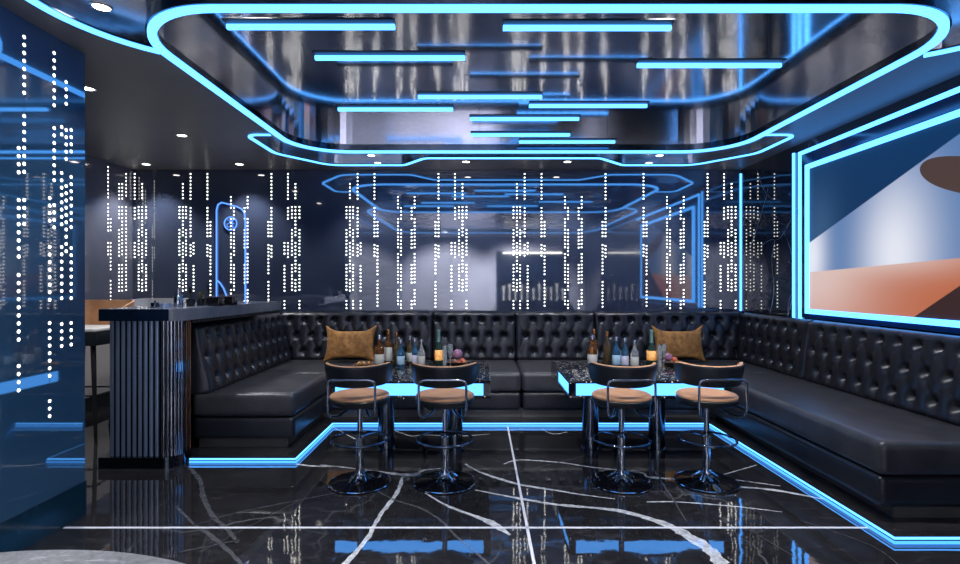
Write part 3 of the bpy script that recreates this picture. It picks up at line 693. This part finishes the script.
for k, (dx, dy, dz, r, m, nm, lb) in enumerate(((2,-1.5,.05,.045,'purple','red_cabbage','purple leafy ball on top of the left fruit bowl'),(8,0,.012,.028,'red','apple','red fruit at the right of the left fruit bowl'),(11,1,.012,.018,'orange','orange','small orange fruit at the right rim of the left fruit bowl'),(-4,1,.012,.026,'nut','fig','brown fruit at the left of the left fruit bowl'),(3,2,.012,.024,'red','apple','red fruit at the front of the left fruit bowl'))):
    blob(nm, 456+dx*.8, 366+dy*.5, dz, r, m, lb, 'fruit', 'fruit in the left bowl')
bowl('snack_dish', 364, 367, .10, .02, 'wood', 'flat dark snack dish at the left end of the left table', 'dish')
for k in range(5): blob('snack', 359+k*2.4, 366.4+(k%2)*1.0, .008, .017, 'nut' if k%2 else 'orange', ['leftmost brown snack','second snack from the left','middle snack','fourth snack from the left','rightmost snack'][k]+' in the flat dish at the left table end', 'snack', 'snacks in the left dish')
bowl('snack_dish', 445, 371, .075, .015, 'wood', 'small flat dish of green garnish before the champagne bottle, left table', 'dish')
for k in range(4): blob('herb_bunch', 441.5+k*2.3, 371+(k%2)*.5, .006, .016, 'green', ['leftmost','second','third','rightmost'][k]+' green tuft on the garnish dish of the left table', 'herb', 'garnish tufts', 1.3)
bowl('fruit_bowl', 671.5, 366, .10, .04, 'wood', 'dark wooden bowl of fruit on the right table between the two stools', 'bowl')
for dx, dy, dz, r, m, nm, lb in ((-3,-1,.035,.036,'purple','red_cabbage','purple leafy ball on the right fruit bowl'),(3,0,.022,.028,'red','apple','dark red fruit on the right fruit bowl'),(5,1,.012,.018,'orange','orange','small orange fruit at the rim of the right fruit bowl'),(0,2,.012,.022,'nut','fig','brown fruit at the front of the right fruit bowl')):
    blob(nm, 671.5+dx, 366+dy*.5, dz, r, m, lb, 'fruit', 'fruit in the right bowl')
bowl('snack_dish', 643, 370, .06, .015, 'wood', 'small flat wooden dish beside the clear bottle, right table', 'dish')
# ------------------------------------------------------------ bar counter
t = empty('bar_counter', (-2.55,4.8,0)); tag(t, 'fluted metal bar counter with dark slab top behind the left bench', 'bar counter')
slab = rounded([(-2.875,4.0),(-2.26,4.0),(-2.14,5.72),(-2.875,5.72)], [.01,.13,.02,.01], 10)
put('countertop', prism(slab, 1.112, 1.203), M['counter'], t, sharp=30)
core = rounded([(-2.82,4.03),(-2.30,4.03),(-2.30,4.22),(-2.42,4.32),(-2.42,5.70),(-2.80,5.70)], [.01,.10,.02,.0,.01,.01], 8)
put('body', prism(core, .08, 1.112), M['blackgloss'], t, sharp=30)
plo = rounded([(-2.88,3.99),(-2.35,3.99),(-2.28,4.1),(-2.28,4.22),(-2.44,4.34),(-2.44,5.7),(-2.88,5.7)], [.01,.08,.05,.02,0,.01,.01], 8)
put('base_plinth', prism(plo, 0, .085), M['darksteel'], t, sharp=30)
put('front_fascia', box(-2.875,-2.35,3.994,3.9995,1.113,1.202), M['navygloss'], t, smooth=False)
def flute(x, y, r=.012, nrm=(0,-1)):
    b = bmesh.new(); n = Vector((nrm[0],nrm[1],0)).normalized(); s = Vector((-n.y,n.x,0)); R = []
    for z in (.086,1.111):
        R.append([b.verts.new(Vector((x,y,z))+s*(r*p)+n*(r*q)) for p, q in ((1,-.2),(1,.55),(.8,.85),(.35,1),(-.35,1),(-.8,.85),(-1,.55),(-1,-.2))])
    for k in range(8): b.faces.new((R[0][k],R[0][(k+1)%8],R[1][(k+1)%8],R[1][k]))
    b.faces.new(R[0][::-1]); b.faces.new(R[1]); return b
for k in range(9): put('flute', flute(-2.795+.0425*k, 4.03, .0125), M['counterfront'], t, sharp=50)
for k in range(2): put('flute', flute(-2.405+.032*k, 4.03, .012), M['chrome'], t, sharp=50)
for a in (-1.3,-.9,-.5,-.1): put('flute', flute(-2.365+.065*math.cos(a), 4.095+.065*math.sin(a), .011, (math.cos(a),math.sin(a))), M['chrome'], t, sharp=50)
for k in range(4): put('flute', flute(-2.30, 4.125+.026*k, .007, (1,0)), M['goldcap' if k % 2 else 'chromedark'], t)  # copper ones put an orange reflection into the metal colour
b = bmesh.new()
for k in range(46): box(-2.262+.0052*k*1.0*.5, -2.25+.0026*k, 4.16+.033*k, 4.175+.033*k, 1.085, 1.111, bm=b)
put('edge_fringe', b, M['blackmatt'], t, smooth=False)
# things on the counter
ZK = 1.203
def K(px, d): return Vector(((px-480)*d/F, d, ZK))
def lathed(name, px, d, prof, m, lab, cat, n=28):
    o = obj(name, lathe(prof, n), M[m]); o.location = K(px, d); tag(o, lab, cat); return o
o = lathed('cocktail_shaker', 178.5, 4.33, [(0,0),(.034,0),(.036,.01),(.036,.085),(.028,.10),(.016,.103),(.016,.15),(0,.152)], 'chrome', 'tall silver shaker bottle on the counter near its front corner', 'shaker')
for px, nm, m, lb, r, h in ((155,'candle_jar','chromedark','small dark jar with knob lid, leftmost on the counter',.030,.04),(165.5,'candle_jar','counterfront','small blue metal jar on the counter beside the knob lid jar',.036,.035)):
    lathed(nm, px, 4.25, [(0,0),(r,0),(r*1.05,.005),(r*1.05,h*.85),(r*.9,h),(r*.2,h*1.02),(.006,h*1.15),(.009,h*1.35),(0,h*1.45)] if px < 160 else [(0,0),(r,0),(r*1.05,.005),(r*1.05,h),(r*.95,h),(r*.9,.01),(0,.01)], m, lb, 'jar')
def potted(px, d, h, lab, seed, gm='blackmatt'):
    rnd = random.Random(seed); t = empty('potted_plant', K(px,d)); tag(t, lab, 'plant', 'small plants on the counter')
    obj('pot', lathe([(0,0),(.030,0),(.038,.06),(.034,.062),(.028,.05),(0,.05)], 20), M['blackgloss'], t)
    b = bmesh.new(); tube([(0,0,.045),(.004,0,h*.5),(0,.003,h*.82)], .006, 8, bm=b); obj('stem', b, M['blackmatt'], t)
    b = bmesh.new()
    for k in range(34):
        a = rnd.uniform(0,6.28); e = rnd.uniform(-.3,1.2); l = rnd.uniform(.025,.045); o_ = Vector((0,0,h*rnd.uniform(.55,.9)))
        dr = Vector((math.cos(a)*math.cos(e), math.sin(a)*math.cos(e), math.sin(e))); sd = dr.cross(Vector((0,0,1))).normalized()*l*.22
        p = [b.verts.new(o_), b.verts.new(o_+dr*l*.5+sd), b.verts.new(o_+dr*l), b.verts.new(o_+dr*l*.5-sd+Vector((0,0,.003)))]
        b.faces.new(p)
    obj('foliage', b, M[gm], t, smooth=False)
potted(190.5,4.5,.165,'tallest dark plant on the counter right of the silver shaker',1); potted(201,4.62,.11,'low green leafed plant in the middle of the counter items',2,'green'); potted(208.5,4.75,.165,'dark rounded plant on the counter beside the ribbed boxes',3)
for px, d, lb in ((216,4.55,'black ribbed box on the counter, nearer the plants'),(229.5,4.75,'black ribbed box on the counter, furthest right')):
    t = empty('ribbed_box', K(px,d)); tag(t, lb, 'box', 'ribbed black boxes on the counter')
    obj('body', box(-.05,.05,-.05,.05,0,.072,.006,2), M['blackgloss'], t); b = bmesh.new()
    for k in range(6): box(-.045+.0165*k,-.038+.0165*k,-.054,-.0495,.006,.066,bm=b)
    obj('ribs', b, M['chromedark'], t, smooth=False); obj('lid', box(-.052,.052,-.052,.052,.072,.08,.003,2), M['blackmatt'], t)
# ------------------------------------------------------------ bar chairs at the back left
def barchair(x, y, backm, seatm, lab, rz=0):
    t = empty('bar_chair', (x,y,0), rz); tag(t, lab, 'bar chair', 'upholstered bar chairs behind the counter')
    obj('seat', box(-.27,.22,-.24,.24,.965,.998,.012,3), M[seatm], t); obj('seat_shell', box(-.27,.22,-.24,.24,.845,.964,.008,2), M['shell'], t)
    path = rounded([(-.28,.0),(-.28,.26),(.20,.26),(.20,.0)], [0,.09,.09,0], 8)
    path = densify(path, False, .05); b = bmesh.new(); R = []
    n = len(path)
    for i, p in enumerate(path):
        a = path[max(0,i-1)]; c = path[min(n-1,i+1)]; tt = (c-a).normalized(); nr = Vector((-tt.y,tt.x)); top = 1.235-.09*max(0,(.25-p.y)/.25)**1.3; 
        fl = nr*.05
        R.append([b.verts.new((p.x,p.y,.95)), b.verts.new((p.x+fl.x,p.y+fl.y,top)), b.verts.new((p.x+fl.x-nr.x*-.02,p.y+fl.y-nr.y*-.02,top)), b.verts.new((p.x+nr.x*.03,p.y+nr.y*.03,.95))])
    for A_, B_ in zip(R, R[1:]):
        for q in range(4): b.faces.new((A_[q],A_[(q+1)%4],B_[(q+1)%4],B_[q]))
    b.faces.new(R[0]); b.faces.new(R[-1][::-1])
    obj('backrest', b, M[backm], t)
    for sx in (-1,1):
        for sy in (-1,1): obj('leg', tube([(-.025+sx*.18,sy*.18,.85),(-.025+sx*.24,sy*.23,0)], [.022,.013], 10), M['blackmatt'], t)
    b = bmesh.new(); q = [(-.235,-.21),(.185,-.21),(.185,.21),(-.235,.21)]
    for k in range(4): tube([(q[k][0],q[k][1],.40),(q[(k+1)%4][0],q[(k+1)%4][1],.40)], .008, 8, bm=b)
    obj('footrest', b, M['blackmatt'], t)
    return t
barchair(-3.60,4.90,'tan','cream','tan backed bar chair with pale seat and black legs left of the counter')
barchair(-3.38,5.45,'porcelain','cream','pale grey backed bar chair half hidden behind the counter top')
# ------------------------------------------------------------ near round table
t = empty('round_table', (-1.01,.43,0)); tag(t, 'grey marble round table top cut off at the bottom left corner', 'table')
obj('tabletop', lathe([(0,.72),(.85,.72),(.87,.728),(.87,.744),(.862,.75),(0,.75)], 96), M['tabletop'], t)
obj('pedestal', lathe([(0,.03),(.30,.03),(.30,.0),(.32,.0),(.32,.02),(.06,.06),(.05,.66),(.2,.72),(0,.72)], 40), M['darksteel'], t)

# ------------------------------------------------------------ back bar behind the viewer, mirrored in the rear wall
t = empty('back_bar_cabinet', (1.6,-3.0,0)); tag(t, 'dark back bar cabinet with a light strip, seen only mirrored in the rear wall', 'cabinet')
put('cabinet_body', box(.5,2.7,-3.19,-2.95,0,.86,.005,2), M['blackgloss'], t); put('back_panel', box(.5,2.7,-3.195,-3.17,.861,2.36), M['navygloss'], t)
put('light_strip', box(.7,2.5,-3.165,-3.12,2.30,2.34), M['lamp'], t, smooth=False)
for z in (.861, 1.45): put('shelf', box(.55,2.65,-3.168,-2.97,z,z+.02,.003,2), M['chromedark'], t)
for k in range(11):
    q = empty('tall_glass_vase', (.72+.18*k,-3.07,.883)); tag(q, 'tall pale vase on the back bar shelf, seen only mirrored in the rear wall', 'vase', 'pale vases on the back bar')
    hh = .42+.08*math.sin(k*2.3); obj('vase_body', lathe([(0,0),(.03,0),(.02,hh*.3),(.03,hh*.7),(.055,hh),(.05,hh),(.025,hh*.7),(0,hh*.5)], 20), M['cream'], q)
